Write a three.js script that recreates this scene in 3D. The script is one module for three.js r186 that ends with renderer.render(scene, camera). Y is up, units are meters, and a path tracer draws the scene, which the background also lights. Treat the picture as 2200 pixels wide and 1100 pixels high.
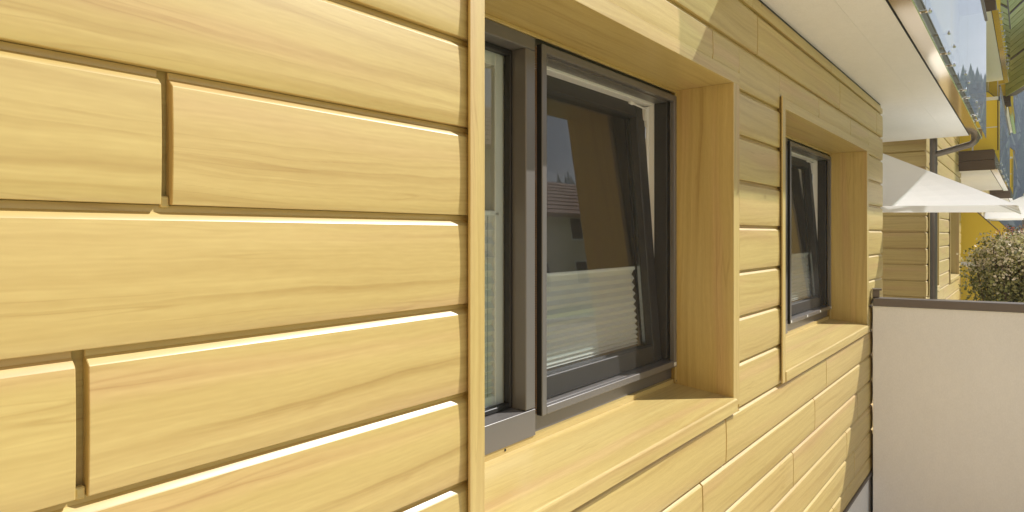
import * as THREE from 'three';
import { mergeGeometries } from 'three/addons/utils/BufferGeometryUtils.js';

// ---------------------------------------------------------------- camera, sky, sun, exposure
const H = 2.3;                                   // lens height above the paving; heights below are given from the lens
const scene = new THREE.Scene();
const TH = Math.atan(1114 / 1400);
const camera = new THREE.PerspectiveCamera(2 * Math.atan(550 / 1400) * 180 / Math.PI, 2, 0.05, 2500);
camera.position.set(0, H, 1);
camera.lookAt(Math.cos(TH), H, 1 - Math.sin(TH));
camera.setViewOffset(2200, 1100, 0, 45, 2200, 1100);
camera.updateProjectionMatrix();

const renderer = new THREE.WebGLRenderer({ antialias: true });
renderer.setSize(1024, 512);
renderer.toneMapping = THREE.LinearToneMapping;
renderer.toneMappingExposure = 1.54;
renderer.shadowMap.enabled = true;

const SUN = new THREE.Vector3(1.47, 1.70, 1.0).normalize();
const sun = new THREE.DirectionalLight(new THREE.Color().setRGB(1.0, 0.985, 0.955), 4.4);
sun.position.copy(SUN).multiplyScalar(60).add(new THREE.Vector3(4, H, 0));
sun.target.position.set(4, H, 0);
sun.castShadow = true;
sun.shadow.mapSize.set(4096, 4096);
Object.assign(sun.shadow.camera, { left: -32, right: 32, top: 32, bottom: -32, near: 1, far: 160 });
sun.shadow.radius = 1;
scene.add(sun, sun.target);

// seeded random + periodic gradient noise
function rng(seed) { let s = seed >>> 0; return () => { s = (s + 0x6D2B79F5) >>> 0; let t = s; t = Math.imul(t ^ (t >>> 15), t | 1); t ^= t + Math.imul(t ^ (t >>> 7), t | 61); return ((t ^ (t >>> 14)) >>> 0) / 4294967296; }; }
const PERM = (() => { const r = rng(11), p = [...Array(256).keys()]; for (let i = 255; i > 0; i--) { const j = Math.floor(r() * (i + 1)); [p[i], p[j]] = [p[j], p[i]]; } return Uint8Array.from([...p, ...p]); })();
const GX = new Float32Array(256), GY = new Float32Array(256);
for (let i = 0; i < 256; i++) { const a = i / 256 * Math.PI * 2; GX[i] = Math.cos(a); GY[i] = Math.sin(a); }
const fade = t => t * t * t * (t * (t * 6 - 15) + 10);
function pn(x, y, px, py, seed = 0) {             // gradient noise with period px, py cells, about -1..1
  const fx = Math.floor(x), fy = Math.floor(y), dx = x - fx, dy = y - fy;
  const x0 = ((fx % px) + px) % px, x1 = (x0 + 1) % px, y0 = ((fy % py) + py) % py, y1 = (y0 + 1) % py;
  const h = (a, b) => PERM[(PERM[(a + seed * 37) & 255] + b + seed * 11) & 255];
  const g = (k, a, b) => GX[k] * a + GY[k] * b;
  const u = fade(dx), v = fade(dy);
  const n0 = g(h(x0, y0), dx, dy), n1 = g(h(x1, y0), dx - 1, dy), n2 = g(h(x0, y1), dx, dy - 1), n3 = g(h(x1, y1), dx - 1, dy - 1);
  const a = n0 + (n1 - n0) * u, b = n2 + (n3 - n2) * u;
  return (a + (b - a) * v) * 1.5;
}
const smooth = (a, b, x) => { const t = Math.min(1, Math.max(0, (x - a) / (b - a))); return t * t * (3 - 2 * t); };

// the sky: summer blue with fair-weather clouds, paler towards the horizon
{
  const W = 1024, HH = 512, d = new Float32Array(W * HH * 4);
  for (let j = 0; j < HH; j++) for (let i = 0; i < W; i++) {
    const el = ((j + 0.5) / HH - 0.5) * Math.PI, y = Math.sin(el);
    const e = Math.max(0, y), k = Math.pow(1 - e, 2.2);
    let r = 0.20 + 1.38 * k, g = 0.33 + 1.28 * k, b = 0.58 + 1.06 * k;
    const cx = i / W * 24, cy = el * 9;
    let n = 0.6 * pn(cx * 0.5, cy * 0.5, 12, 64, 1) + 0.42 * pn(cx, cy, 24, 64, 2) + 0.24 * pn(cx * 2, cy * 2, 48, 128, 3) + 0.14 * pn(cx * 4, cy * 4, 96, 256, 4) + 0.08 * pn(cx * 8, cy * 8, 192, 256, 5);
    const c = smooth(-0.06, 0.42, n + 0.16 * k) * (y > 0 ? 1 : 0) * (0.92 - 0.35 * smooth(0.6, 1, y));
    const cl = 1.45 + 0.25 * n;
    r += (cl - r) * c; g += (cl - g) * c; b += (cl * 1.03 - b) * c;
    const o = (j * W + i) * 4, s = y < 0 ? 0.5 : 1;
    d[o] = r * s; d[o + 1] = g * s; d[o + 2] = b * s; d[o + 3] = 1;
  }
  const t = new THREE.DataTexture(d, W, HH, THREE.RGBAFormat, THREE.FloatType);
  t.mapping = THREE.EquirectangularReflectionMapping; t.magFilter = t.minFilter = THREE.LinearFilter; t.wrapS = THREE.RepeatWrapping; t.needsUpdate = true;
  scene.background = t; scene.environment = t;
  scene.backgroundIntensity = scene.environmentIntensity = 0.46;
}

// ---------------------------------------------------------------- textures and materials
function dataTex(W, HH, fn, srgb = true) {
  const d = new Uint8Array(W * HH * 4), c = [0, 0, 0, 255];
  for (let j = 0; j < HH; j++) for (let i = 0; i < W; i++) {
    c[3] = 255; fn(i / W, j / HH, c, i, j); const o = (j * W + i) * 4;
    d[o] = c[0]; d[o + 1] = c[1]; d[o + 2] = c[2]; d[o + 3] = c[3];
  }
  const t = new THREE.DataTexture(d, W, HH); t.magFilter = THREE.LinearFilter; t.minFilter = THREE.LinearMipmapLinearFilter; t.generateMipmaps = true;
  t.wrapS = t.wrapT = THREE.RepeatWrapping; if (srgb) t.colorSpace = THREE.SRGBColorSpace; t.needsUpdate = true; return t;
}
// wood print of the cladding: 2.4 m along the grain, 1.2 m across
const woodTex = dataTex(2048, 1024, (u, v, c) => {
  const w = 0.016 * pn(u * 2, v * 5, 2, 5, 1) + 0.006 * pn(u * 6, v * 14, 6, 14, 2) + 0.0022 * pn(u * 22, v * 44, 22, 44, 12);
  const y = v + w;
  const broad = pn(u * 2, y * 22, 2, 22, 3), mid = pn(u * 3, y * 70, 3, 70, 4), fine = pn(u * 8, y * 220, 8, 220, 5), fleck = pn(u * 40, y * 256, 40, 256, 6), pore = pn(u * 90, v * 256, 90, 256, 13);
  const ring = y * 46 + 0.8 * pn(u * 2, y * 10, 2, 10, 7), fr = ring - Math.floor(ring);
  const late = smooth(0.35, 0.97, fr) * (1 - smooth(0.97, 1, fr)) * smooth(-0.1, 0.6, pn(u * 2, y * 24, 2, 24, 8));
  const dark = smooth(0.15, 0.8, pn(u * 2, y * 44, 2, 44, 9));
  const hair = (1 - smooth(0.0, 0.07, Math.abs(pn(u * 3, y * 58, 3, 58, 14)))) * smooth(0.0, 0.4, pn(u * 5, y * 20, 5, 20, 15));
  const pink = smooth(0.1, 0.8, pn(u * 2, y * 15, 2, 15, 10));
  const t = 0.02 * broad + 0.03 * mid + 0.024 * fine + 0.016 * fleck + 0.012 * pore - 0.05 * late - 0.06 * dark - 0.06 * hair;
  c[0] = 194 * (1 + t * 0.95); c[1] = 170 * (1 + t * 1.3) - 6 * pink; c[2] = 105 * (1 + t * 1.85) + 2 * pink;
});
const noiseTex = dataTex(512, 512, (u, v, c) => { const n = 0.5 + 0.22 * pn(u * 6, v * 6, 6, 6, 1) + 0.16 * pn(u * 22, v * 22, 22, 22, 2) + 0.16 * pn(u * 90, v * 90, 90, 90, 3); c[0] = c[1] = c[2] = 255 * Math.min(1, Math.max(0, n)); }, false);
const stuccoTex = dataTex(512, 512, (u, v, c) => { const n = 0.010 * pn(u * 5, v * 5, 5, 5, 4) + 0.008 * pn(u * 30, v * 30, 30, 30, 5) + 0.014 * pn(u * 128, v * 128, 128, 128, 6); c[0] = 238 * (1 + n); c[1] = 232 * (1 + n); c[2] = 222 * (1 + n); });
const meshTex = dataTex(512, 512, (u, v, c) => { const r = pn(u * 200, v * 200, 200, 200, 1) + 0.7 * pn(u * 256, v * 256, 256, 256, 2) + 0.35 * pn(u * 40, v * 90, 40, 90, 3); c[0] = c[1] = c[2] = 255 * Math.min(1, Math.max(0, 0.075 + 0.10 * r)); }, false);
const grassTex = dataTex(512, 512, (u, v, c) => { const n = 0.3 * pn(u * 8, v * 8, 8, 8, 1) + 0.3 * pn(u * 40, v * 40, 40, 40, 2) + 0.4 * pn(u * 160, v * 160, 160, 160, 3); c[0] = 92 * (1 + 0.35 * n); c[1] = 120 * (1 + 0.3 * n); c[2] = 48 * (1 + 0.3 * n); });
const paveTex = dataTex(512, 512, (u, v, c) => { const n = 0.05 * pn(u * 6, v * 6, 6, 6, 7) + 0.05 * pn(u * 50, v * 50, 50, 50, 8) + 0.06 * pn(u * 200, v * 200, 200, 200, 9); c[0] = 208 * (1 + n); c[1] = 198 * (1 + n); c[2] = 180 * (1 + n); });
const tileTex = dataTex(256, 256, (u, v, c) => { const n = 0.2 * pn(u * 16, v * 16, 16, 16, 3) + 0.15 * pn(u * 64, v * 64, 64, 64, 4); c[0] = 150 * (1 + n); c[1] = 108 * (1 + n); c[2] = 84 * (1 + n); });

const lin = (r, g, b) => new THREE.Color().setRGB(r, g, b);
const std = o => new THREE.MeshStandardMaterial({ side: THREE.DoubleSide, ...o });
const phy = o => new THREE.MeshPhysicalMaterial({ side: THREE.DoubleSide, ...o });
const woods = [lin(1, 1, 1), lin(0.98, 0.98, 0.97), lin(1, 0.99, 1.02), lin(0.99, 0.985, 0.965)].map(color => phy({ map: woodTex, color, roughness: 0.4, ior: 1.78, bumpMap: noiseTex, bumpScale: 0.00015 }));
const wood = woods[0];
const M = {
  backing: std({ map: woodTex, color: lin(0.9, 0.88, 0.86), roughness: 0.5 }),
  core: std({ map: stuccoTex, color: lin(0.85, 0.85, 0.85), roughness: 0.9 }),
  stucco: std({ map: stuccoTex, color: lin(0.95, 0.985, 1.06), roughness: 0.8, bumpMap: noiseTex, bumpScale: 0.0004 }),
  soffit: std({ map: stuccoTex, color: lin(1.0, 1.03, 1.10), roughness: 0.55 }),
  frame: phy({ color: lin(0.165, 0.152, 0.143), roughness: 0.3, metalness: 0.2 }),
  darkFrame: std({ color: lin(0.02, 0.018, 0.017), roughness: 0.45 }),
  gasket: std({ color: lin(0.012, 0.012, 0.012), roughness: 0.6 }),
  white: std({ color: lin(0.78, 0.77, 0.74), roughness: 0.4 }),
  steel: std({ color: lin(0.6, 0.6, 0.6), roughness: 0.25, metalness: 1 }),
  chrome: std({ color: lin(0.85, 0.85, 0.86), roughness: 0.12, metalness: 1 }),
  brush: std({ color: lin(0.34, 0.22, 0.13), roughness: 1 }),
  mesh: std({ color: lin(0.30, 0.285, 0.265), roughness: 0.8, alphaMap: meshTex, transparent: true }),
  blind: phy({ color: lin(0.8, 0.78, 0.74), roughness: 1, transmission: 0.3, thickness: 0 }),
  curtain: phy({ color: lin(0.72, 0.69, 0.62), roughness: 1, transmission: 0.35, thickness: 0 }),
  glass: phy({ color: lin(0.93, 0.95, 0.94), roughness: 0, transmission: 1, thickness: 0, ior: 1.5 }),
  railGlass: phy({ color: lin(0.86, 0.93, 0.9), roughness: 0, transmission: 1, thickness: 0, ior: 1.8 }),
  room: std({ color: lin(0.22, 0.19, 0.15), roughness: 0.9 }),
  floor: std({ color: lin(0.2, 0.13, 0.07), roughness: 0.6 }),
  cap: phy({ color: lin(0.13, 0.11, 0.10), roughness: 0.42, metalness: 0.3 }),
  fascia: std({ color: lin(0.105, 0.07, 0.042), roughness: 0.55, bumpMap: noiseTex, bumpScale: 0.001 }),
  pipe: phy({ color: lin(0.19, 0.165, 0.14), roughness: 0.36, metalness: 0.5 }),
  gutter: phy({ color: lin(0.72, 0.60, 0.44), roughness: 0.1, metalness: 0.85 }),
  yellow: std({ color: lin(0.80, 0.57, 0.05), roughness: 0.5, bumpMap: noiseTex, bumpScale: 0.0006 }),
  fabric: phy({ color: lin(0.92, 0.91, 0.88), roughness: 1, transmission: 0.22, thickness: 0 }),
  olive: [lin(0.52, 0.58, 0.20), lin(0.47, 0.52, 0.17), lin(0.55, 0.60, 0.22), lin(0.49, 0.53, 0.18)].map(color => std({ color, map: null, roughness: 0.75, bumpMap: noiseTex, bumpScale: 0.002 })),
  paving: std({ map: paveTex, roughness: 0.9, bumpMap: noiseTex, bumpScale: 0.002 }),
  grass: std({ map: grassTex, roughness: 1 }),
  ochre: std({ map: stuccoTex, color: lin(0.84, 0.58, 0.25), roughness: 0.9 }),
  tile: std({ map: tileTex, roughness: 0.85 }),
  render: std({ map: stuccoTex, color: lin(0.9, 0.82, 0.66), roughness: 0.95 }),
  chimney: std({ map: stuccoTex, color: lin(0.8, 0.75, 0.7), roughness: 0.95 }),
  forest: std({ color: lin(0.045, 0.07, 0.032), roughness: 1 }),
  hill: std({ color: lin(0.07, 0.10, 0.035), roughness: 1 }),
  bark: std({ color: lin(0.12, 0.08, 0.05), roughness: 1 }),
};

// ---------------------------------------------------------------- modelling helpers (y is measured from the lens height)
const rand = rng(2024);
const used = new Map();
function numbered(n) { const k = used.get(n) || 0; used.set(n, k + 1); return k ? `${n}_${String(k).padStart(3, '0')}` : n; }
function thing(name, label, category, x = 0, y = -H, z = 0, group) {
  const o = new THREE.Group(); o.name = numbered(name); o.position.set(x, y + H, z); scene.add(o);
  o.userData = { label, category }; if (group) o.userData.group = group; return o;
}
function origin(p) { let x = 0, y = 0, z = 0; while (p && p !== scene) { x += p.position.x; y += p.position.y; z += p.position.z; p = p.parent; } return [x, y - H, z]; }
// world box mapping: uv in metres, u along the grain axis
function uvBox(g, grain = 0, tex = 1, off = true) {
  if (g.index) { const n = g.toNonIndexed(); g = n; }
  if (!g.attributes.normal) g.computeVertexNormals();
  const p = g.attributes.position, n = g.attributes.normal, uv = new Float32Array(p.count * 2), ou = off ? rand() : 0, ov = off ? rand() : 0;
  const A = ['getX', 'getY', 'getZ'];
  for (let i = 0; i < p.count; i += 3) {
    const m = [0, 0, 0]; for (let k = 0; k < 3; k++) for (let a = 0; a < 3; a++) m[a] += n[A[a]](i + k);
    const ab = m.map(Math.abs); let d = ab[0] >= ab[1] && ab[0] >= ab[2] ? 0 : ab[1] >= ab[2] ? 1 : 2;
    let ua = grain, va; if (d === grain) { ua = (grain + 1) % 3; va = (grain + 2) % 3; } else va = 3 - grain - d;
    for (let k = 0; k < 3; k++) { uv[(i + k) * 2] = p[A[ua]](i + k) / (2.4 * tex) + ou; uv[(i + k) * 2 + 1] = p[A[va]](i + k) / (1.2 * tex) + ov; }
  }
  g.setAttribute('uv', new THREE.BufferAttribute(uv, 2)); return g;
}
function part(parent, name, geos, mat, { grain = 0, tex = 1, label, smoothN = false } = {}) {
  geos = (Array.isArray(geos) ? geos : [geos]).map(g => { g = g.index ? g.toNonIndexed() : g; if (!smoothN && !g.userData.keep) g.computeVertexNormals(); for (const k of Object.keys(g.attributes)) if (k !== 'position' && k !== 'normal' && k !== 'color') g.deleteAttribute(k); return g; });
  let g = geos.length > 1 ? mergeGeometries(geos) : geos[0];
  uvBox(g, grain, tex);
  const [x, y, z] = origin(parent); g.translate(-x, -y, -z);
  const m = new THREE.Mesh(g, mat); m.name = name; m.castShadow = m.receiveShadow = true; parent.add(m);
  if (label) m.userData.label = label; return m;
}
function sub(parent, name) { const g = new THREE.Group(); g.name = name; parent.add(g); return g; }
// box with small chamfers on all edges
function box(x0, x1, y0, y1, z0, z1, b = 0) {
  if (b <= 0) { const g = new THREE.BoxGeometry(x1 - x0, y1 - y0, z1 - z0); g.translate((x0 + x1) / 2, (y0 + y1) / 2, (z0 + z1) / 2); return g; }
  b = Math.min(b, (x1 - x0) * 0.45, (y1 - y0) * 0.45, (z1 - z0) * 0.45);
  const s = new THREE.Shape(); s.moveTo(x0 + b, y0); s.lineTo(x1 - b, y0); s.lineTo(x1, y0 + b); s.lineTo(x1, y1 - b); s.lineTo(x1 - b, y1); s.lineTo(x0 + b, y1); s.lineTo(x0, y1 - b); s.lineTo(x0, y0 + b); s.closePath();
  const g = new THREE.ExtrudeGeometry(s, { depth: z1 - z0 - 2 * b, bevelEnabled: true, bevelThickness: b, bevelSize: b, bevelOffset: -b, bevelSegments: 1, steps: 1 });
  g.translate(0, 0, z0 + b); return g;
}
// polygon extruded along an axis: 'x' takes (z,y) pairs, 'y' takes (x,z) pairs, 'z' takes (x,y) pairs
function prism(axis, pts, a, b) {
  const s = new THREE.Shape(pts.map(([p, q]) => new THREE.Vector2(p, q)));
  const g = new THREE.ExtrudeGeometry(s, { depth: b - a, bevelEnabled: false }); g.translate(0, 0, a);
  const p = g.attributes.position;
  for (let i = 0; i < p.count; i++) { const u = p.getX(i), v = p.getY(i), w = p.getZ(i); if (axis === 'x') p.setXYZ(i, w, v, u); else if (axis === 'y') p.setXYZ(i, u, w, v); }
  if (axis !== 'z') { // mirrored mapping: turn the faces round again
    const ix = g.index; const q = g.index ? g.toNonIndexed() : g; const P = q.attributes.position.array;
    for (let i = 0; i < P.length; i += 9) for (let k = 0; k < 3; k++) { const t = P[i + 3 + k]; P[i + 3 + k] = P[i + 6 + k]; P[i + 6 + k] = t; }
    q.deleteAttribute('normal'); q.computeVertexNormals(); return q;
  }
  return g;
}
function tube(pts, r, seg = 40, rad = 14) { const g = new THREE.TubeGeometry(new THREE.CatmullRomCurve3(pts.map(p => new THREE.Vector3(...p)), false, 'catmullrom', 0.25), seg, r, rad); const q = g.toNonIndexed(); q.userData.keep = true; return q; }
function rod(a, b, r, n = 12) {
  const A = new THREE.Vector3(...a), B = new THREE.Vector3(...b), d = B.clone().sub(A);
  const g = new THREE.CylinderGeometry(r, r, d.length(), n).toNonIndexed(); g.applyQuaternion(new THREE.Quaternion().setFromUnitVectors(new THREE.Vector3(0, 1, 0), d.clone().normalize())); const m = A.add(B).multiplyScalar(0.5); g.translate(m.x, m.y, m.z); g.userData.keep = true; return g;
}

// ---------------------------------------------------------------- cladding boards
const Y = k => 0.045 + 0.2 * k;                  // lower lip of course k
// section of a board (height, depth): rolled lower lip, slightly domed face, rounded top edge, sloping ledge under the next lip
function section(h) {
  const s = [[0.0005, -0.020], [0.0, -0.0022], [0.0008, -0.0006], [0.0025, 0]];
  const f0 = 0.0025, f1 = h - 0.0236;
  for (let i = 1; i < 6; i++) { const t = i / 6; s.push([f0 + (f1 - f0) * t, 0.0026 * 4 * t * (1 - t)]); }
  s.push([f1, 0], [h - 0.0216, -0.0011], [h - 0.0108, -0.0140], [h - 0.0006, -0.0150]);
  return s;
}
// a board between a0 and a1 along the wall; place(a, y, depth) gives the point in space
function boardGeo(a0, a1, y0, y1, place, cut) {
  let s = section(Y(1) - Y(0)).map(([q, d]) => [q, d]);
  const full = Y(1) - Y(0);
  if (cut === 'bottom') { const c = full - (y1 - y0); s = s.filter(p => p[0] > c + 0.002); s.unshift([c + 0.0005, -0.02], [c, -0.0015], [c + 0.0015, 0]); s = s.map(([q, d]) => [q - c, d]); }
  else if (cut === 'top') { const hh = y1 - y0; s = s.filter(p => p[0] < hh - 0.003); s.push([hh - 0.0015, 0], [hh, -0.0015], [hh, -0.02]); }
  const e = 0.0011, L = [[a0 + 0.0004, -0.02 - 1], [a0, -0.0016], [a0 + e, 0], [a1 - e, 0], [a1, -0.0016]];
  const rows = s.map(([q, d]) => [ [a0, Math.min(d, -0.02 + 0.0), q], [a0, d - e, q], [a0 + e, d, q], [a1 - e, d, q], [a1, d - e, q], [a1, Math.min(d, -0.02), q] ]);
  const pos = [];
  const P = (r, c) => { const [a, d, q] = rows[r][c]; return place(a, y0 + q, Math.max(-0.0215, d)); };
  const out = [];
  for (let r = 0; r < rows.length - 1; r++) for (let c = 0; c < 5; c++) {
    const A = P(r, c), B = P(r, c + 1), C = P(r + 1, c + 1), D = P(r + 1, c);
    out.push(...A, ...B, ...C, ...A, ...C, ...D);
  }
  const g = new THREE.BufferGeometry(); g.setAttribute('position', new THREE.Float32BufferAttribute(out, 3)); g.computeVertexNormals();
  // smooth shading up the domed face and round the top edge
  const nrm = g.attributes.normal, pp = g.attributes.position, map = new Map();
  const key = i => `${Math.round(pp.getX(i) * 2e4)},${Math.round(pp.getY(i) * 2e4)},${Math.round(pp.getZ(i) * 2e4)}`;
  for (let i = 0; i < pp.count; i++) { const k = key(i); const v = new THREE.Vector3(nrm.getX(i), nrm.getY(i), nrm.getZ(i)); if (!map.has(k)) map.set(k, []); map.get(k).push(v); }
  const nn = new Float32Array(pp.count * 3);
  for (let i = 0; i < pp.count; i++) { const n0 = new THREE.Vector3(nrm.getX(i), nrm.getY(i), nrm.getZ(i)), acc = new THREE.Vector3(); for (const v of map.get(key(i))) if (v.dot(n0) > 0.93) acc.add(v); acc.normalize(); nn.set([acc.x, acc.y, acc.z], i * 3); }
  g.setAttribute('normal', new THREE.BufferAttribute(nn, 3)); g.userData.keep = true; return g;
}
const front = z => (a, y, d) => [a, y, z + d];
function board(parent, a0, a1, k, { y0 = Y(k), y1 = Y(k + 1), place = front(0), cut, grain = 0 } = {}) {
  return part(parent, 'board', boardGeo(a0, a1, y0, y1, place, cut), woods[Math.floor(rand() * 4)], { grain });
}
// a course of boards between a0 and a1 with butt joints at the given places
function course(parent, k, a0, a1, joints = [], o = {}) {
  const gap = o.gap ?? 0.0095; let s = a0;
  for (const j of [...joints, null]) { const e = j === null ? a1 : j - gap / 2; if (e - s > 0.02) board(parent, s, e, k, o); s = j === null ? a1 : j + gap / 2; }
}

// ---------------------------------------------------------------- windows set in deep lined reveals
const HEAD = 0.656, TRIMTOP = 0.708, SILLB = -0.755, RZ = -0.285;
function pleats(x0, x1, y0, y1, z, n, dark) {       // a pleated blind: one folded sheet
  const out = []; for (let i = 0; i < n; i++) for (const h of [0, 1]) {
    const f = t => y0 + (y1 - y0) * Math.pow(t, 1.35), a = f((i + h * 0.5) / n), b = f((i + h * 0.5 + 0.5) / n), za = z + (h ? 0.0 : 0.014), zb = z + (h ? 0.014 : 0.0);
    out.push(x0, a, za, x1, a, za, x1, b, zb, x0, a, za, x1, b, zb, x0, b, zb);
  }
  const g = new THREE.BufferGeometry(); g.setAttribute('position', new THREE.Float32BufferAttribute(out, 3)); g.computeVertexNormals(); return g;
}
function tilt(geo, y, z, ang) { geo.translate(0, -y, -z); geo.rotateX(-ang); geo.translate(0, y, z); return geo; }
function makeWindow(house, xl, xr, xs, inside = true) {
  const w = sub(house, 'window'), P = (n, g, m, o) => part(w, n, g, m, o);
  // linings and surround
  P('surround_trim', prism('y', [[xl - 0.051, 0.010], [xl - 0.051, 0.0148], [xl - 0.0498, 0.016], [xl - 0.0015, 0.016], [xl, 0.0145], [xl, RZ], [xl - 0.006, RZ], [xl - 0.006, 0.0125], [xl - 0.0485, 0.0125], [xl - 0.0485, 0.010]], SILLB + 0.001, TRIMTOP - 0.0002), wood, { grain: 1 });
  P('head_lining', prism('x', [[RZ, HEAD], [0.0015, HEAD], [0.003, HEAD + 0.0015], [0.003, TRIMTOP - 0.001], [0.002, TRIMTOP], [-0.02, TRIMTOP], [-0.02, HEAD + 0.006], [RZ, HEAD + 0.006]], xl + 0.0005, xr + 0.072), wood, { grain: 0 });
  P('jamb_lining', prism('y', [[xr, RZ], [xr, 0.0015], [xr + 0.0015, 0.003], [xr + 0.0705, 0.003], [xr + 0.0715, 0.002], [xr + 0.0715, -0.02], [xr + 0.006, -0.02], [xr + 0.006, RZ]], -0.738, HEAD - 0.0006), wood, { grain: 1 });
  P('sill', prism('x', [[RZ, -0.672], [0.014, -0.7005], [0.0185, -0.7025], [0.0205, -0.7065], [0.0205, SILLB + 0.003], [0.018, SILLB], [0.0, SILLB], [0.0, -0.718], [RZ, -0.69]], xl + 0.0005, xr - 0.0004), wood, { grain: 0 });
  P('sill_end', prism('z', [[xr, -0.7385], [xr + 0.0255, -0.7555], [xr + 0.001, -0.7555]], 0, 0.0202), wood, { grain: 0 });
  P('sill_upstand', prism('x', [[RZ + 0.0005, -0.6715], [-0.266, -0.6735], [-0.2665, -0.6525], [RZ + 0.0005, -0.6520]], xl + 0.0008, xr - 0.014), wood, { grain: 0 });
  P('cover_strip', box(xr - 0.0125, xr - 0.0004, -0.667, HEAD - 0.0125, -0.267, -0.257, 0.0015), wood, { grain: 1 });
  P('cover_strip', box(xl + 0.001, xr - 0.0004, HEAD - 0.0122, HEAD - 0.0004, -0.267, -0.257, 0.0015), wood, { grain: 0 });
  for (const sy of [-0.66, -0.13, 0.42]) P('screw', rod([xr - 0.007, sy, -0.258], [xr - 0.007, sy, -0.2555], 0.0022, 8), M.gasket);
  P('screw', rod([xl + 0.42, -0.662, -0.268], [xl + 0.42, -0.662, -0.2645], 0.004, 8), M.gasket);
  // fixed outer frame
  const fz = -0.262, fr = -0.283, fb = -0.345, ml = xs - 0.072, mr = xs - 0.022, fy0 = -0.651, fy1 = -0.566, ft = 0.60;
  P('frame_bottom', prism('x', [[fz, fy0], [fz, fy1 - 0.001], [fz - 0.001, fy1], [-0.318, fy1 + 0.004], [fb, fy1 + 0.006], [fb, fy0]], xl + 0.001, mr), M.frame);
  P('frame_bottom', prism('x', [[fr, fy0], [fr, fy1 - 0.006], [fr - 0.001, fy1 - 0.005], [-0.318, fy1 - 0.001], [fb, fy1], [fb, fy0]], mr + 0.0004, xr - 0.001), M.frame);
  P('frame_top', box(xl + 0.001, mr, ft, HEAD - 0.013, fb, fz, 0.002), M.frame);
  P('frame_top', box(mr + 0.0004, xr - 0.001, ft, HEAD - 0.001, fb, fr, 0.002), M.frame);
  P('frame_side', box(xl + 0.001, xl + 0.05, fy1 + 0.006, ft - 0.0005, fb, fz, 0.002), M.frame);
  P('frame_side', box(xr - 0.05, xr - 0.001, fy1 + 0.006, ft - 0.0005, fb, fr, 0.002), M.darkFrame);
  P('mullion', box(ml, mr, fy1 + 0.003, ft - 0.0005, fb, fz, 0.0025), M.frame);
  // fixed light on the left
  const gz = -0.336;
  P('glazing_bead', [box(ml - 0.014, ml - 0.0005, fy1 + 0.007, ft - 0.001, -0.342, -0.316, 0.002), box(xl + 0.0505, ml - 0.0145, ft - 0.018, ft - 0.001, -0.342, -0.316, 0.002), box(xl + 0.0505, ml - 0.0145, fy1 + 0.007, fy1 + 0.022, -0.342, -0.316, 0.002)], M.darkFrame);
  P('glass_pane', box(xl + 0.051, ml - 0.002, fy1 + 0.01, ft - 0.004, gz - 0.0005, gz), M.glass);
  P('inner_frame', [box(ml - 0.05, ml - 0.004, fy1 + 0.01, ft, -0.41, -0.348, 0.003), box(xl + 0.02, ml - 0.0505, ft - 0.055, ft, -0.41, -0.348, 0.003), box(xl + 0.02, ml - 0.0505, fy1 + 0.01, fy1 + 0.05, -0.41, -0.348, 0.003)], M.white);
  P('blind_rail', box(xl + 0.03, ml - 0.03, 0.062, 0.078, -0.366, -0.348, 0.003), M.white);
  P('pleated_blind', pleats(xl + 0.03, ml - 0.034, fy1 + 0.05, 0.062, -0.364, 17), M.blind);
  P('blind_cord', [box(ml - 0.085, ml - 0.0838, fy1 + 0.05, 0.062, -0.3515, -0.3505)], M.frame);
  // tilted casement on the right, hinged along its lower edge
  const a0 = xs + 0.012, a1 = xr - 0.062, sy0 = -0.562, sy1 = 0.612, hz = -0.300, A = 4.6 * Math.PI / 180, T = g => tilt(g, sy0, hz, A);
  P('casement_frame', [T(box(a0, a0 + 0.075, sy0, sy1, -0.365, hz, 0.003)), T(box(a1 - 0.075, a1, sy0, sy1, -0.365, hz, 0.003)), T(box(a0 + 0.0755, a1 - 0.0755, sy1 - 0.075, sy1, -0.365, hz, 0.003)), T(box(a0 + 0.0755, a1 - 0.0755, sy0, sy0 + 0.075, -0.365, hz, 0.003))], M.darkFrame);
  P('casement_glass', T(box(a0 + 0.074, a1 - 0.074, sy0 + 0.074, sy1 - 0.074, -0.3305, -0.330)), M.glass);
  P('glass_spacer', T(box(a1 - 0.088, a1 - 0.0755, sy0 + 0.0755, sy1 - 0.0755, -0.345, -0.3315)), M.steel); P('glass_spacer', T(box(a0 + 0.0755, a0 + 0.086, sy0 + 0.0755, sy1 - 0.0755, -0.345, -0.3315)), M.steel);
  P('blind_rail', T(box(a0 + 0.08, a1 - 0.092, -0.150, -0.134, -0.372, -0.352, 0.003)), M.white);
  P('pleated_blind', T(pleats(a0 + 0.08, a1 - 0.10, sy0 + 0.085, -0.150, -0.370, 12)), M.blind);
  P('rebate', [box(xr - 0.049, xr - 0.002, fy1 - 0.02, ft + 0.02, -0.43, fb - 0.001, 0.003), box(xr - 0.062, xr - 0.0495, fy1 + 0.03, ft - 0.01, -0.41, -0.37, 0.003), box(xs + 0.005, xr - 0.0625, ft - 0.01, ft + 0.035, -0.43, fb - 0.001, 0.003)], M.white);
  for (const hy of [0.44, -0.02]) P('lock_plate', box(xr - 0.0685, xr - 0.0622, hy, hy + 0.055, -0.402, -0.378, 0.002), M.steel);
  P('stay_arm', [rod([a1 - 0.13, 0.586, -0.385], [xr - 0.07, 0.573, -0.372], 0.004), box(xr - 0.075, xr - 0.0625, 0.525, 0.585, -0.40, -0.374, 0.002), rod([a1 - 0.145, 0.588, -0.386], [a1 - 0.12, 0.585, -0.384], 0.008)], M.white);
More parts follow.
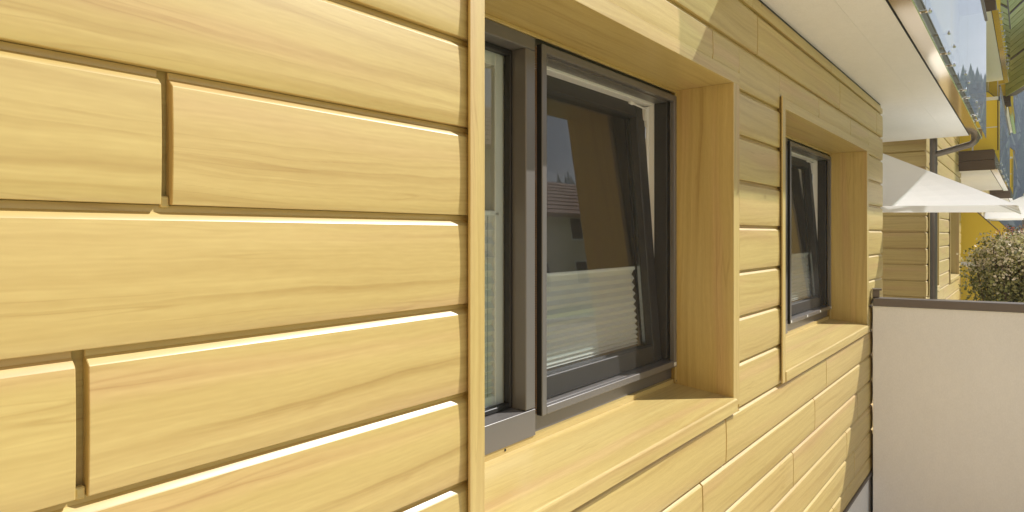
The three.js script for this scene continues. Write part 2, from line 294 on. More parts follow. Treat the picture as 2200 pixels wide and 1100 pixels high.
  // insect screen in its own slim frame, hooked on outside
  const n0 = xs, n1 = xr - 0.016, m0 = -0.593, m1 = 0.627, b = 0.027, z0 = -0.2715, z1 = -0.25;
  P('screen_frame', [box(n0, n0 + b, m0, m1, z0, z1, 0.002), box(n1 - b, n1, m0, m1, z0, z1, 0.002), box(n0 + b, n1 - b, m1 - b, m1, z0, z1 - 0.0003, 0.002), box(n0 + b, n1 - b, m0, m0 + b, z0, z1 - 0.0003, 0.002)], M.frame);
  { const g = new THREE.PlaneGeometry(n1 - n0 - 2 * b + 0.004, m1 - m0 - 2 * b + 0.004); g.translate((n0 + n1) / 2, (m0 + m1) / 2, -0.2604); P('insect_mesh', g, M.mesh, { tex: 0.14 }); }
  const fur = []; for (let i = 0; i < 150; i++) { const yy = m0 + 0.004 + (m1 - m0 - 0.008) * i / 150; const r = rand() * 0.0035; fur.push(box(n0 - 0.0005 - r * 0.4, n0 + 0.004, yy, yy + 0.0062, -0.2795 - r * 0.2, -0.2722)); }
  P('brush_seal', fur, M.brush);
  P('screen_side', box(n0 - 0.0018, n0 - 0.0002, m0 + 0.001, m1 - 0.001, z0 + 0.001, z1 - 0.0025), M.gasket);
  for (const cx of (inside ? [n1 - 0.02] : [n0 + 0.02, n0 + 0.42, n1 - 0.35, n1 - 0.02])) P('screen_clip', box(cx - 0.011, cx + 0.011, m0 + 0.006, m0 + 0.022, z1, z1 + 0.003, 0.001), M.white);
  return w;
}

// ---------------------------------------------------------------- ground
const TERR = -1.55;                              // floor of the raised terraces beyond the partition
function structure(name, geo, mat, tex = 1) {
  let g = geo.index ? geo.toNonIndexed() : geo; uvBox(g, 0, tex, false);
  const m = new THREE.Mesh(g, mat); m.name = name; m.castShadow = m.receiveShadow = true; m.userData.kind = 'structure'; scene.add(m); return m;
}
{
  const g = new THREE.PlaneGeometry(1600, 1600, 160, 160); g.rotateX(-Math.PI / 2);
  const p = g.attributes.position;
  for (let i = 0; i < p.count; i++) p.setY(i, -0.01);
  structure('ground', g, M.grass, 0.8);
  const b = new THREE.PlaneGeometry(120, 12, 60, 12); b.rotateX(-Math.PI / 2); b.translate(20, 0, 14);
  const q = b.attributes.position; for (let i = 0; i < q.count; i++) q.setY(i, 0.0 + 1.45 * smooth(8.2, 15, q.getZ(i)));
  structure('lawn_bank', b, M.grass, 0.8);
}
structure('paving', box(-8, 5.86, 0, 0.03, -9, 5.2), M.paving, 0.5);
structure('terrace', prism('y', [[6.41, -9], [6.41, 0.035], [5.89, 0.035], [6.45, 3.3], [60, 3.3], [60, -9]], 0.001, H + TERR), M.paving, 0.5);

// ---------------------------------------------------------------- the near house
const WX0 = -2.4, WX1 = 6.394, HX2 = 9.4;
const W1 = [1.137, 2.782, 1.73], W2 = [3.494, 5.7, 4.545];
const house = thing('terraced_house', 'wood-clad house front with two deep dark-framed windows, nearest the lens', 'house', 2, -H, -2);
{
  const P = (n, g, m, o) => part(house, n, g, m, o);
  // wall behind the boards, with the window openings left open
  const zb = -0.45, zf = -0.0225, topY = 6.2, o1 = [W1[0] - 0.007, W1[1] + 0.007], o2 = [W2[0] - 0.007, W2[1] + 0.007], oy = [-0.722, 0.663];
  P('wall', [box(WX0, o1[0], -H + 0.03, topY, zb, zf), box(o1[1], o2[0], -H + 0.03, topY, zb, zf), box(o2[1], WX1 - 0.004, -H + 0.03, topY, zb, zf), box(o1[0], o1[1], -H + 0.03, oy[0], zb, zf), box(o2[0], o2[1], -H + 0.03, oy[0], zb, zf), box(o1[0], o1[1], oy[1], topY, zb, zf), box(o2[0], o2[1], oy[1], topY, zb, zf)], M.backing);
  P('plinth', box(WX0, WX1 - 0.03, -H + 0.03, -1.9105, zf + 0.001, -0.0105, 0.002), M.stucco);
  P('base_trim', prism('x', [[zf + 0.001, -1.886], [0.008, -1.889], [0.012, -1.893], [0.012, -1.908], [0.008, -1.910], [zf + 0.001, -1.910]], WX0, WX1 + 0.006), M.cap);
  // rooms behind the windows
  P('room', [box(0.2, 6.2, -1.95, -1.85, -4, zb - 0.001), box(0.2, 6.2, 1.05, 1.15, -4, zb - 0.001), box(0.2, 0.3, -1.85, 1.05, -4, zb - 0.001), box(6.1, 6.2, -1.85, 1.05, -4, zb - 0.001), box(3.1, 3.2, -1.85, 1.05, -4, zb - 0.001), box(0.2, 6.2, -1.95, 1.15, -4.1, -4.001)], M.room);
  // side and back so that the house is closed
  P('side_wall', [box(WX1 - 0.3, WX1 - 0.004, -H + 0.03, topY, -6, zb - 0.0005), box(WX0, WX0 + 0.3, -H + 0.03, topY, -6, zb - 0.0005), box(WX0 + 0.3, WX1 - 0.3, -H + 0.03, topY, -6, -5.7)], M.core);
  P('roof', box(WX0 - 0.1, WX1 + 0.1, topY + 0.001, topY + 0.15, -6.1, 0.1), M.fascia);
  // boards left of the first window
  const L = W1[0] - 0.0515, LU = W1[0] - 0.012;
  const jl = { 0: [0.4365], [-2]: [0.3265], [-4]: [0.62], [-6]: [0.2], [1]: [-1.1], [-1]: [-1.6], [-3]: [-0.9], [2]: [-0.4], [3]: [-1.4] };
  for (let k = -10; k <= 2; k++) { if (k < -4) continue; course(house, k, WX0, LU, jl[k] || [], { gap: 0.0155 }); }
  for (const [jx, jk] of [[0.4375, 0], [0.3275, -2]]) P('joint_tab', box(jx - 0.0062, jx + 0.0062, Y(jk) - 0.004, Y(jk) + 0.013, -0.0205, -0.008, 0.002), wood);
  // courses above both windows
  course(house, 3, WX0, L - 0.0, [-1.4], { gap: 0.0155 });
  board(house, L + 0.0005, 2.5485, 3, { y0: TRIMTOP + 0.0008, cut: 'bottom' });
  board(house, 2.5555, 2.852, 3, { y0: TRIMTOP + 0.0008, cut: 'bottom' });
  board(house, 2.8525, W2[0] - 0.053, 3, {});
  board(house, W2[0] - 0.0515, 4.2255, 3, { y0: TRIMTOP + 0.0008, cut: 'bottom' });
  board(house, 4.2325, 5.1085, 3, { y0: TRIMTOP + 0.0008, cut: 'bottom' });
  board(house, 5.1155, W2[1] + 0.0725, 3, { y0: TRIMTOP + 0.0008, cut: 'bottom' });
  board(house, W2[1] + 0.073, WX1, 3, {});
  course(house, 4, WX0, WX1, [-0.3, 1.9, 3.099, 4.781, 6.112]);
  // narrow closing strips under the soffit; free of the balcony the courses run on
  for (let k = 5; k <= 7; k++) course(house, k, WX0, 3.03, [k % 2 ? 0.3 : 1.1]);
  for (const [a, b] of [[3.034, 4.5425], [4.5495, 6.29], [6.296, WX1 + 0.004]]) P('closing_strip', prism('x', [[-0.022, 1.047], [-0.001, 1.047], [0.0, 1.048], [0.0, 1.0875], [-0.0015, 1.089], [-0.022, 1.0895]], a, b), woods[1]);
  for (const [a, b] of [[3.034, 3.1985], [3.2055, 5.0635], [5.0705, 6.2575], [6.2645, WX1 + 0.004]]) P('closing_strip', prism('x', [[-0.0225, 1.0905], [-0.0145, 1.0905], [-0.0135, 1.0915], [-0.0135, 1.1165], [-0.0225, 1.1175]], a, b), woods[3]);
  P('soffit_seal', box(3.09, WX1 + 0.002, 1.1182, 1.1306, -0.0224, -0.0165), M.gasket);
  // pier between the windows and pier at the end
  for (let k = -4; k <= 2; k++) { board(house, W1[1] + 0.073, W2[0] - 0.012, k); board(house, W2[1] + 0.073, WX1, k); }
  // courses below the sills
  const jb = { [-5]: [0.55, 2.698, 4.41], [-6]: [-0.8, 0.95, 2.447, 4.132, 5.95], [-7]: [0.3, 1.95, 3.687, 5.351], [-8]: [1.2, 2.9, 4.987], [-9]: [0.7, 2.2, 3.4, 5.237] };
  for (let k = -9; k <= -5; k++) course(house, k, WX0, WX1, jb[k]);
  for (const [a, b] of [[WX0, 0.5], [0.507, 2.1], [2.107, 4.6], [4.607, WX1]]) board(house, a, b, -10, { y0: -1.885, cut: 'bottom' });
  makeWindow(house, ...W1); makeWindow(house, ...W2, false);
}
{ // curtains hanging in the first room
  const out = []; const N = 40, x0 = 1.33, x1 = 1.52;
  for (let i = 0; i < N; i++) for (let j = 0; j < 10; j++) {
    const f = (a, b) => { const t = a / N, s = b / 10, lean = 0.10 * (1 - s); return [x0 + (x1 - x0) * t * (0.55 + 0.45 * s) + lean, -1.2 + 1.95 * s, -0.62 + 0.022 * Math.sin(t * 38)]; };
    const A = f(i, j), B = f(i + 1, j), C = f(i + 1, j + 1), D = f(i, j + 1); out.push(...A, ...B, ...C, ...A, ...C, ...D);
  }
  const g = new THREE.BufferGeometry(); g.setAttribute('position', new THREE.Float32BufferAttribute(out, 3)); g.computeVertexNormals();
  const t = thing('curtain', 'pale curtain hanging behind the narrow left pane of the near window', 'curtain', 1.42, -1.2, -0.62);
  part(t, 'cloth', g, M.curtain); part(t, 'curtain_rod', rod([1.0, 0.76, -0.62], [3.0, 0.76, -0.62], 0.012), M.white);
}

// ---------------------------------------------------------------- balconies
function balcony(house, xa, xb, y, { joints, near = true, endPanel = false, fix = true, zf = 0.5 } = {}) {
  const b = sub(house, 'balcony'), P = (n, g, m, o) => part(b, n, g, m, o);
  const th = 0.355;
  P('soffit_panel', box(xa + 0.02, xb, y, y + 0.03, -0.55, 0.26), M.soffit);
  P('soffit_panel', box(xa + 0.02, xb, y + 0.0005, y + 0.03, 0.2606, 0.452), M.soffit);
  P('slab', box(xa + 0.03, xb, y + 0.0305, y + th - 0.02, -0.55, 0.45), M.core);
  P('deck', box(xa + 0.001, xb + 0.3, y + th - 0.0195, y + th, -0.55, zf), M.fascia);
  // end face in two courses, front edge in two
  for (const [p, q] of [[y + 0.002, y + th / 2 - 0.004], [y + th / 2 + 0.002, y + th - 0.022]]) P('end_board', box(xa - 0.012, xa + 0.018, p, q, -0.55, zf + 0.02, 0.003), M.fascia);
  for (const [p, q] of [[y + 0.135, y + 0.23], [y + 0.236, y + th - 0.022]]) P('edge_board', box(xa + 0.02, xb + 0.3, p, q, zf - 0.03, zf, 0.003), M.fascia);
  // polished box gutter along the edge
  const gz0 = 0.460, gz1 = 0.556;
  const G = []; G.push(prism('x', [[gz0, y + 0.125], [gz0, y + 0.004], [gz0 + 0.004, y], [gz1 - 0.004, y], [gz1, y + 0.004], [gz1, y + 0.02], [gz1 - 0.003, y + 0.02], [gz1 - 0.003, y + 0.006], [gz1 - 0.006, y + 0.003], [gz0 + 0.005, y + 0.003], [gz0 + 0.003, y + 0.006], [gz0 + 0.003, y + 0.125]], xa, xb + 0.42));
  P('gutter', G, M.gutter);
  P('gutter_end', box(xb + 0.42, xb + 0.423, y, y + 0.12, gz0, gz1), M.gutter);
  P('soffit_end_trim', box(xb + 0.0003, xb + 0.006, y + 0.0015, y + 0.03, -0.55, 0.457), M.gasket);
  P('soffit_trim', box(xa + 0.02, xb, y + 0.001, y + 0.012, 0.4525, 0.4575), M.gasket);
  // glass guard hung on point fixings
  const z = 0.585, js = [xa + 0.02, ...joints, xb + 0.62];
  for (let i = 0; i < js.length - 1; i++) P('glass_panel', box(js[i] + 0.006, js[i + 1] - 0.006, y + 0.022, y + 1.43, z - 0.0006, z), M.railGlass);
  P('top_rail', box(xa + 0.02, xb + 0.62, y + 1.431, y + 1.455, z - 0.014, z + 0.014, 0.004), M.cap);
  if (fix) for (const j of joints) for (const s of [-0.19, 0.19]) for (const yy of [y + 0.055, y + 0.185]) {
    const lathe = new THREE.LatheGeometry([[0.0005, 0.008], [0.009, 0.0068], [0.0145, 0.003], [0.016, 0], [0.009, -0.001], [0.009, -0.085], [0.0005, -0.085]].map(p => new THREE.Vector2(...p)), 14).toNonIndexed();
    lathe.userData.keep = true; lathe.rotateX(Math.PI / 2); lathe.translate(j + s, yy, z + 0.0015);
    P('glass_fixing', lathe, M.chrome);
  }
  if (endPanel) {
    const X = xa + 0.2, y0 = y + th, PY = (n, g, m) => P(n, g, m);
    PY('screen_panel', prism('z', [[0, 0], [0.03, 0], [0.03, 1], [0, 1]].map(([p, q]) => [X + p, y0 + q * 0.88]), -0.5, 0.545), M.yellow);
    PY('screen_rail', box(X - 0.008, X + 0.038, y0 + 0.881, y0 + 0.94, -0.5, 0.56, 0.004), M.white);
    PY('screen_post', box(X - 0.004, X + 0.034, y0, y0 + 0.88, 0.546, 0.562, 0.003), M.fascia);
    PY('screen_stile', box(X - 0.006, X - 0.001, y0, y0 + 0.88, 0.18, 0.205, 0.001), M.white);
    PY('screen_stile', box(X - 0.006, X - 0.001, y0 + 0.40, y0 + 0.415, 0.2055, 0.545, 0.001), M.white);
    const E = xb - 0.1, ey = y + th;
    PY('privacy_wall', prism('x', [[-0.55, ey], [0.52, ey], [0.52, ey + 1.72], [0.16, ey + 2.12], [-0.55, ey + 2.12]], E, E + 0.06), M.yellow);
    PY('privacy_edge', prism('x', [[0.5205, ey], [0.535, ey], [0.535, ey + 1.728], [0.168, ey + 2.135], [-0.55, ey + 2.135], [-0.55, ey + 2.1205], [0.1605, ey + 2.1205], [0.5205, ey + 1.7205]], E - 0.004, E + 0.064), M.fascia);
  }
  return b;
}
balcony(house, 3.06, 9.03, 1.131, { joints: [3.88, 5.28, 6.66, 8.08] });

// downpipe and swan neck at the gutter's far end
{
  const P = (n, g, m) => part(house, n, g, m);
  const px = 9.28, pz = 0.088;
  P('downpipe', [rod([px, TERR, pz], [px, 1.16, pz], 0.04, 20)], M.pipe);
  P('swan_neck', tube([[9.22, 1.16, 0.505], [9.22, 1.10, 0.505], [9.225, 1.055, 0.46], [9.25, 1.03, 0.36], [9.27, 0.99, 0.2], [9.28, 0.965, 0.09]], 0.037, 48, 18), M.pipe);
  P('outlet_collar', rod([9.22, 1.135, 0.505], [9.22, 1.105, 0.505], 0.046, 18), M.pipe);
  for (const cy of [0.84, -0.9]) P('pipe_clip', rod([px, cy, pz], [px, cy + 0.03, pz], 0.045, 18), M.pipe);
}

// ---------------------------------------------------------------- the other houses of the row
function rowHouse(x0, x1, label, wins, bal) {
  const h = thing('terraced_house', label, 'house', (x0 + x1) / 2, -H, -2, 'houses of the terrace');
  const P = (n, g, m, o) => part(h, n, g, m, o);
  const top = 6.2, zf = -0.0225, ops = wins.map(w => [w[0] - 0.007, w[1] + 0.007]);
  const xs = [x0 + 0.0225, ...ops.flat(), x1 - 0.004], walls = [];
  for (let i = 0; i < xs.length; i += 2) walls.push(box(xs[i], xs[i + 1], -H + 0.03, top, -0.45, zf));
  for (const [a, b] of ops) walls.push(box(a, b, -H + 0.03, -0.722, -0.45, zf), box(a, b, 0.663, top, -0.45, zf));
  P('wall', walls, M.backing);
  P('room', [box(x0 + 0.3, x1 - 0.3, -H + 0.03, top, -1.6, -1.5)], M.room);
  P('side_wall', [box(x0 + 0.0225, x0 + 0.3, -H + 0.03, top, -6, -0.4505), box(x1 - 0.3, x1 - 0.004, -H + 0.03, top, -6, -0.4505), box(x0 + 0.3, x1 - 0.3, -H + 0.03, top, -6, -5.7)], M.backing);
  P('roof', box(x0 - 0.1, x1 + 0.1, top + 0.001, top + 0.15, -6.1, 0.1), M.fascia);
  for (let k = -10; k <= 8; k++) {
    const cuts = []; let s = x0 + 0.001;
    if (k >= -4 && k <= 2) { for (const w of wins) { cuts.push([s, w[0] - 0.012]); s = w[1] + 0.073; } cuts.push([s, x1]); }
    else { const m = x0 + 1.1 + ((k + 20) * 1.37) % 2.8; cuts.push([s, m - 0.004], [m + 0.004, x1]); }
    for (const [a, b] of cuts) {
      if (k === 3) { const c = [a, ...wins.flatMap(w => [w[0] - 0.052, w[1] + 0.0725]).filter(q => q > a && q < b), b]; for (let i = 0; i < c.length - 1; i++) { const mid = (c[i] + c[i + 1]) / 2, over = wins.some(w => mid > w[0] - 0.06 && mid < w[1] + 0.08); board(h, c[i] + 0.0005, c[i + 1] - 0.0005, k, over ? { y0: TRIMTOP + 0.0008, cut: 'bottom' } : {}); } }
      else board(h, a, b, k);
    }
    // flank facing the terrace recess
    board(h, -2.6, -0.003, k, { place: (a, y, d) => [x0 - d, y, a], grain: 2 });
  }
  for (const w of wins) makeWindow(h, ...w, false);
  return h;
}
const h2 = rowHouse(9.4, 14.5, 'second house of the row, boards lit, behind the downpipe and parasol', [[9.62, 10.8, 9.98], [12.35, 14.07, 12.98]]);
const h3 = rowHouse(20.9, 25.7, 'third house of the row, standing behind the second yellow privacy wall', [[22.0, 23.6, 22.6]]);
const J2 = (a, b) => { const o = []; for (let x = a + 1.1; x < b; x += 1.4) o.push(x); return o; };
balcony(h2, 14.0, 20.42, 1.131, { joints: J2(14.0, 20.4), endPanel: true });
balcony(h2, 14.35, 20.95, 3.98, { joints: J2(14.35, 20.95), endPanel: true });
balcony(h3, 25.2, 31.6, 1.131, { joints: J2(25.2, 31.6), endPanel: true, fix: false });
balcony(h3, 25.4, 31.9, 3.98, { joints: J2(25.4, 31.9), endPanel: true, fix: false });

// yellow privacy walls on the terraces
function privacyWall(x, label) {
  const t = thing('privacy_wall', label, 'wall', x, TERR, 0);
  part(t, 'panel', prism('x', [[-2.4, TERR], [0.545, TERR], [0.545, 0.06], [0.19, 0.45], [-2.4, 0.62]], x, x + 0.06), M.yellow);
  part(t, 'edge_profile', prism('x', [[0.5455, TERR], [0.562, TERR], [0.562, 0.066], [0.197, 0.467], [-2.4, 0.637], [-2.4, 0.6205], [0.1905, 0.4505], [0.5455, 0.0605]], x - 0.004, x + 0.064), M.fascia);
  part(t, 'cross_rail', box(x - 0.012, x - 0.0006, -0.575, -0.505, -2.4, 0.545, 0.003), M.white);
  return t;
}
privacyWall(15.0, 'yellow privacy wall with sloping top just behind the large shrub');
privacyWall(26.4, 'small far yellow privacy wall with sloping top, beyond the near yellow one');

// white terrace partition beside the second window
{
  const ang = -0.17;
  const t = thing('partition_wall', 'white rendered terrace partition with dark metal coping, right of the windows', 'wall', 5.812, -H, 0.0);
  const R = (g) => { g.translate(-5.812, 0, 0); g.rotateY(-ang); g.translate(5.812, 0, 0); return g; };
  part(t, 'panel', R(box(5.816, 5.936, -H + 0.03, -0.5605, 0.024, 3.4, 0.002)), M.stucco);
  part(t, 'coping', R(box(5.802, 5.952, -0.560, -0.498, 0.026, 3.42, 0.003)), M.cap);
  part(t, 'wall_bracket', [R(box(5.85, 5.885, -0.4975, -0.440, 0.02, 0.07, 0.003)), R(box(5.83, 5.90, -0.4395, -0.425, 0.02, 0.085, 0.002))], M.cap);
}

// ---------------------------------------------------------------- parasols
function parasol(label, cx, cz, half, hz, eave, apex, lean, base, slope = 0) {
  const t = thing('parasol', label, 'parasol', cx, base, cz, 'white terrace parasols');
  const cor = [[-1, 1], [1, 1], [1, -1], [-1, -1]].map(([a, b]) => [cx + a * half, eave - lean * b, cz + b * hz]);
  const top = [cx, apex, cz];
  for (let i = 0; i < 4; i++) {
    const A = cor[i], B = cor[(i + 1) % 4], out = [], N = 12;
    const f = (u, v) => { const e = [0, 1, 2].map(k => A[k] + (B[k] - A[k]) * u), sag = -0.05 * Math.sin(Math.PI * v) * Math.sin(Math.PI * u), q = [0, 1, 2].map(k => e[k] + (top[k] - e[k]) * v); q[1] += sag; return q; };
    for (let a = 0; a < N; a++) for (let b = 0; b < N; b++) { const q = [f(a / N, b / N), f((a + 1) / N, b / N), f((a + 1) / N, (b + 1) / N), f(a / N, (b + 1) / N)]; out.push(...q[0], ...q[1], ...q[2]); if (b < N - 1 || true) out.push(...q[0], ...q[2], ...q[3]); }
    const g = new THREE.BufferGeometry(); g.setAttribute('position', new THREE.Float32BufferAttribute(out, 3)); g.computeVertexNormals();
    part(t, 'canopy_panel', g, M.fabric);
    part(t, 'rib', rod([A[0], A[1] - 0.012, A[2]], [top[0], top[1] - 0.03, top[2]], 0.009, 8), M.white);
  }
  part(t, 'pole', rod([cx, base, cz], [cx, apex - 0.02, cz], 0.021, 14), M.pipe);
  part(t, 'finial', rod([cx, apex, cz], [cx, apex + 0.05, cz], 0.02, 10), M.white);
  part(t, 'base', [rod([cx, base, cz], [cx, base + 0.08, cz], 0.3, 28)], M.fascia);
}
parasol('large white parasol half in shade, behind the terrace partition', 7.66, -0.30, 1.06, 1.22, 0.265, 0.90, 0.026, TERR);
parasol('white parasol with slim pole at the right edge, above the shrubs', 24.0, 0.86, 1.2, 1.2, 0.46, 1.15, 0.0, TERR);
parasol('farthest small white parasol, low behind the other parasols', 33.0, 0.75, 1.3, 1.3, 0.62, 1.3, 0.0, TERR);

// ---------------------------------------------------------------- shrubs
function shrub(name, label, cx, cz, base, rx, rz, hy, n, cols, seed, leaf = 0.028) {
  const r = rng(seed), t = thing(name, label, 'shrub', cx, base, cz), pos = [], col = [], stems = [];
  const tips = [];
  for (let s = 0; s < 110; s++) {
    const a = r() * Math.PI * 2, q = Math.sqrt(r()), px = Math.cos(a) * q * rx, pz = Math.sin(a) * q * rz, hh = hy * (0.88 + 0.12 * Math.sqrt(Math.max(0, 1 - q * q * 0.8))) * (0.9 + 0.16 * r());
    tips.push([px, hh, pz]);
    const b0 = [cx + px * 0.25, base, cz + pz * 0.25], m = [cx + px * 0.75, base + hh * 0.5, cz + pz * 0.75], b1 = [cx + px, base + hh * 0.96, cz + pz];
    stems.push(rod(b0, m, 0.006, 5), rod(m, b1, 0.004, 5));
  }
  for (let i = 0; i < n; i++) {
    const [px, hh, pz] = tips[Math.floor(r() * tips.length)], f = 0.30 + 0.70 * Math.pow(r(), 0.7), k = 0.25 + 0.75 * Math.min(1, f * 1.35), sp = 0.05 + 0.06 * r();
    const x = cx + px * k + (r() - 0.5) * sp * 1.6, y = base + hh * f + (r() - 0.5) * 0.05, z = cz + pz * k + (r() - 0.5) * sp * 1.6;
    const a = r() * Math.PI * 2, e = r() * 1.6 - 0.3, L = leaf * (0.6 + 0.8 * r()), W = L * (0.28 + 0.2 * r());
    const d = new THREE.Vector3(Math.cos(a) * Math.cos(e), Math.sin(e), Math.sin(a) * Math.cos(e)), sd = new THREE.Vector3(r() - 0.5, r() - 0.5, r() - 0.5).cross(d).normalize().multiplyScalar(W);
    const p0 = [x, y, z], p1 = [x + d.x * L * 0.5 + sd.x, y + d.y * L * 0.5 + sd.y, z + d.z * L * 0.5 + sd.z], p2 = [x + d.x * L, y + d.y * L, z + d.z * L], p3 = [x + d.x * L * 0.5 - sd.x, y + d.y * L * 0.5 - sd.y, z + d.z * L * 0.5 - sd.z];
    pos.push(...p0, ...p1, ...p2, ...p0, ...p2, ...p3);
    const bloom = f > 0.72 + 0.2 * r(), c = cols[bloom && r() < 0.62 ? 3 + Math.floor(r() * (cols.length - 3)) : Math.floor(r() * 3)], j = 0.8 + 0.4 * r();
    for (let q = 0; q < 6; q++) col.push(c[0] * j, c[1] * j, c[2] * j);
  }
  const g = new THREE.BufferGeometry(); g.setAttribute('position', new THREE.Float32BufferAttribute(pos, 3)); g.setAttribute('color', new THREE.Float32BufferAttribute(col, 3)); g.computeVertexNormals();
  part(t, 'foliage', g, phy({ vertexColors: true, roughness: 0.8, transmission: 0.25, thickness: 0 })).userData.kind = 'stuff';
  part(t, 'stems', stems, M.bark);
}
const olives = [[0.24, 0.24, 0.07], [0.36, 0.33, 0.12], [0.15, 0.16, 0.04], [0.74, 0.66, 0.42], [0.80, 0.68, 0.50], [0.62, 0.58, 0.28]];
const TB = TERR;
shrub('flowering_shrub', 'broad cream-tipped shrub standing behind the white partition coping', 8.3, 0.98, TB, 0.42, 0.52, 1.53, 30000, olives, 5);
shrub('flowering_shrub', 'reddish shrub behind the cream-tipped one, below the far parasols', 11.6, 0.9, TB, 0.3, 0.3, 1.62, 6000, [[0.12, 0.11, 0.03], [0.16, 0.13, 0.05], [0.1, 0.08, 0.03], [0.45, 0.12, 0.08], [0.5, 0.2, 0.14], [0.4, 0.3, 0.15]], 6);

// ---------------------------------------------------------------- olive plank screen on the third house's upper floor
{
  const t = sub(h3, 'plank_screen'); t.userData.label = 'olive green screen wall of horizontal planks, top right corner';
  const dir = new THREE.Vector3(-1.038, 0, 0.30).normalize(), ox = 25.35, oz = 0.42, Lw = 1.7;
  const at = g => { g.rotateY(-Math.atan2(dir.z, dir.x)); g.translate(ox, 0, oz); return g; };   // local +x runs along the screen towards us
  part(t, 'screen_core', at(box(0, Lw, 4.3, 9.0, -0.22, -0.002)), M.fascia);
  let y = 4.3, i = 0; while (y < 8.9) { const h = 0.168; part(t, 'plank', at(box(-0.02, Lw + 0.01, y, y + h - 0.014, -0.0015, 0.022 + (i % 3) * 0.003, 0.004)), M.olive[(i * 7 + 3) % 4], { grain: 0 }); y += h + (i % 8 === 5 ? 0.07 : 0); i++; }
}

// ---------------------------------------------------------------- house across the lawn, mirrored in the panes
{
  const t = thing('tiled_house', 'house with tiled roof and chimneys across the lawn, seen mirrored in the panes', 'house', 24, -0.9, 20);
  const P = (n, g, m, o) => part(t, n, g, m, o);
  const X0 = 6, X1 = 42, Z0 = 17.5, Z1 = 25.5, E = 4.4, RZ0 = (Z0 + Z1) / 2, R = 7.0;
  P('wall', box(X0, X1, -0.95, E, Z0, Z1), M.render);
  P('gable', prism('x', [[Z0, E + 0.001], [Z1, E + 0.001], [RZ0, R - 0.25]], X0, X1), M.render);
  const sl = (R - E) / (RZ0 - Z0);
  P('roof', [prism('x', [[Z0 - 0.8, E - 0.8 * sl], [RZ0, R], [RZ0, R - 0.18], [Z0 - 0.8, E - 0.8 * sl - 0.18]], X0 - 0.6, X1 + 0.6), prism('x', [[Z1 + 0.8, E - 0.8 * sl], [RZ0 + 0.001, R], [RZ0 + 0.001, R - 0.18], [Z1 + 0.8, E - 0.8 * sl - 0.18]], X0 - 0.6, X1 + 0.6)], M.tile);
  for (let i = 0; i < 9; i++) { const f = i / 9, z = Z0 - 0.8 + (RZ0 - Z0 + 0.8) * f, y = E - 0.8 * sl + (R - E + 0.8 * sl) * f; P('tile_row', prism('x', [[z, y + 0.001], [z, y + 0.05], [z + 0.5, y + 0.5 * sl + 0.002]], X0 - 0.6, X1 + 0.6), M.tile); }
  for (const cx of [13, 20.5, 30]) { const ch = P('chimney', box(cx, cx + 0.9, 5.6, 8.1, RZ0 - 0.5, RZ0 + 0.4, 0.02), M.chimney); P('chimney_cap', box(cx - 0.1, cx + 1.0, 8.101, 8.25, RZ0 - 0.6, RZ0 + 0.5, 0.02), M.render); }
  for (let x = X0 + 2; x < X1 - 2; x += 3.6) for (const yy of [0.2, 2.6]) { P('window', box(x, x + 1.2, yy, yy + 1.3, Z0 - 0.03, Z0 - 0.001), M.white); P('window_glass', box(x + 0.08, x + 1.12, yy + 0.08, yy + 1.22, Z0 - 0.034, Z0 - 0.0305), M.gasket); }
}
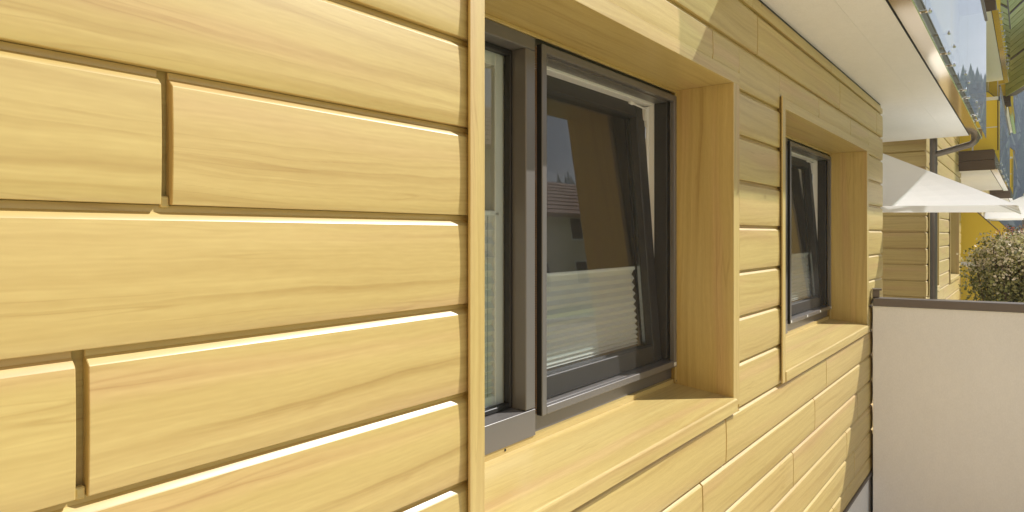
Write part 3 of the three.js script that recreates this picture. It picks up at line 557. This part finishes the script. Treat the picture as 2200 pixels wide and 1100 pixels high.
// neighbouring wing beyond the left edge of the picture: its sunlit wall lights every face turned towards it
{
  const t = thing('house_wing', 'ochre house wing facing the sun, beyond the left edge of the picture', 'house', -4.8, -H, 2);
  const P = (n, g, m) => part(t, n, g, m), X = -3.3;
  P('wall', box(X - 3, X, -H + 0.031, 6.4, -5, 8), M.ochre);
  P('plinth', box(X - 0.001, X + 0.02, -H + 0.031, -1.7, -5, 8), M.stucco);
  P('roof', box(X - 3.4, X + 0.5, 6.401, 6.6, -5.4, 8.4), M.fascia);
  for (const z of [1.2, 4.4]) for (const y of [-0.6, 2.4]) { const w = sub(t, 'window'); part(w, 'frame', [box(X + 0.0005, X + 0.03, y, y + 0.08, z, z + 1.2), box(X + 0.0005, X + 0.03, y + 1.22, y + 1.3, z, z + 1.2), box(X + 0.0005, X + 0.03, y + 0.0801, y + 1.2199, z, z + 0.08), box(X + 0.0005, X + 0.03, y + 0.0801, y + 1.2199, z + 1.12, z + 1.2)], M.frame); part(w, 'pane', box(X + 0.0006, X + 0.01, y + 0.0802, y + 1.2198, z + 0.0802, z + 1.1198), M.gasket); }
}
// wooded hill far along the valley
{
  const g = new THREE.PlaneGeometry(360, 520, 60, 80); g.rotateX(-Math.PI / 2); g.translate(380, -0.3, 60);
  const hgt = (x, z) => 75 * smooth(205, 420, x) * (0.8 + 0.35 * pn(x / 90, z / 90, 64, 64, 3)) + 3 * pn(x / 18, z / 18, 64, 64, 4) * smooth(205, 260, x);
  const p = g.attributes.position; for (let i = 0; i < p.count; i++) p.setY(i, hgt(p.getX(i), p.getZ(i)) - 0.3);
  structure('hill', g, M.hill, 4);
  const cones = []; for (let i = 0; i < 4; i++) { const c = new THREE.ConeGeometry(2.6 - i * 0.5, 4.4, 7); c.translate(0, 3 + i * 2.3, 0); cones.push(c.toNonIndexed()); }
  const tree = mergeGeometries(cones), r = rng(77), N = 5000, im = new THREE.InstancedMesh(tree, M.forest, N), m4 = new THREE.Matrix4(), qt = new THREE.Quaternion(), c = new THREE.Color();
  for (let i = 0; i < N; i++) { const x = 225 + r() * 280, z = -180 + r() * 480, s = 0.8 + 0.9 * r(); qt.setFromAxisAngle(new THREE.Vector3(0, 1, 0), r() * 6); m4.compose(new THREE.Vector3(x, hgt(x, z) - 0.8, z), qt, new THREE.Vector3(s, s * (0.9 + 0.4 * r()), s)); im.setMatrixAt(i, m4); c.setRGB(0.8 + 0.4 * r(), 0.8 + 0.4 * r(), 0.8 + 0.4 * r()); im.setColorAt(i, c); }
  im.name = 'forest'; im.castShadow = im.receiveShadow = true; im.userData = { label: 'dark conifer forest on the hill far along the valley', category: 'forest', kind: 'stuff' }; scene.add(im);
}
scene.fog = new THREE.FogExp2(new THREE.Color().setRGB(0.75, 0.82, 0.92), 0.0011);

renderer.render(scene, camera);
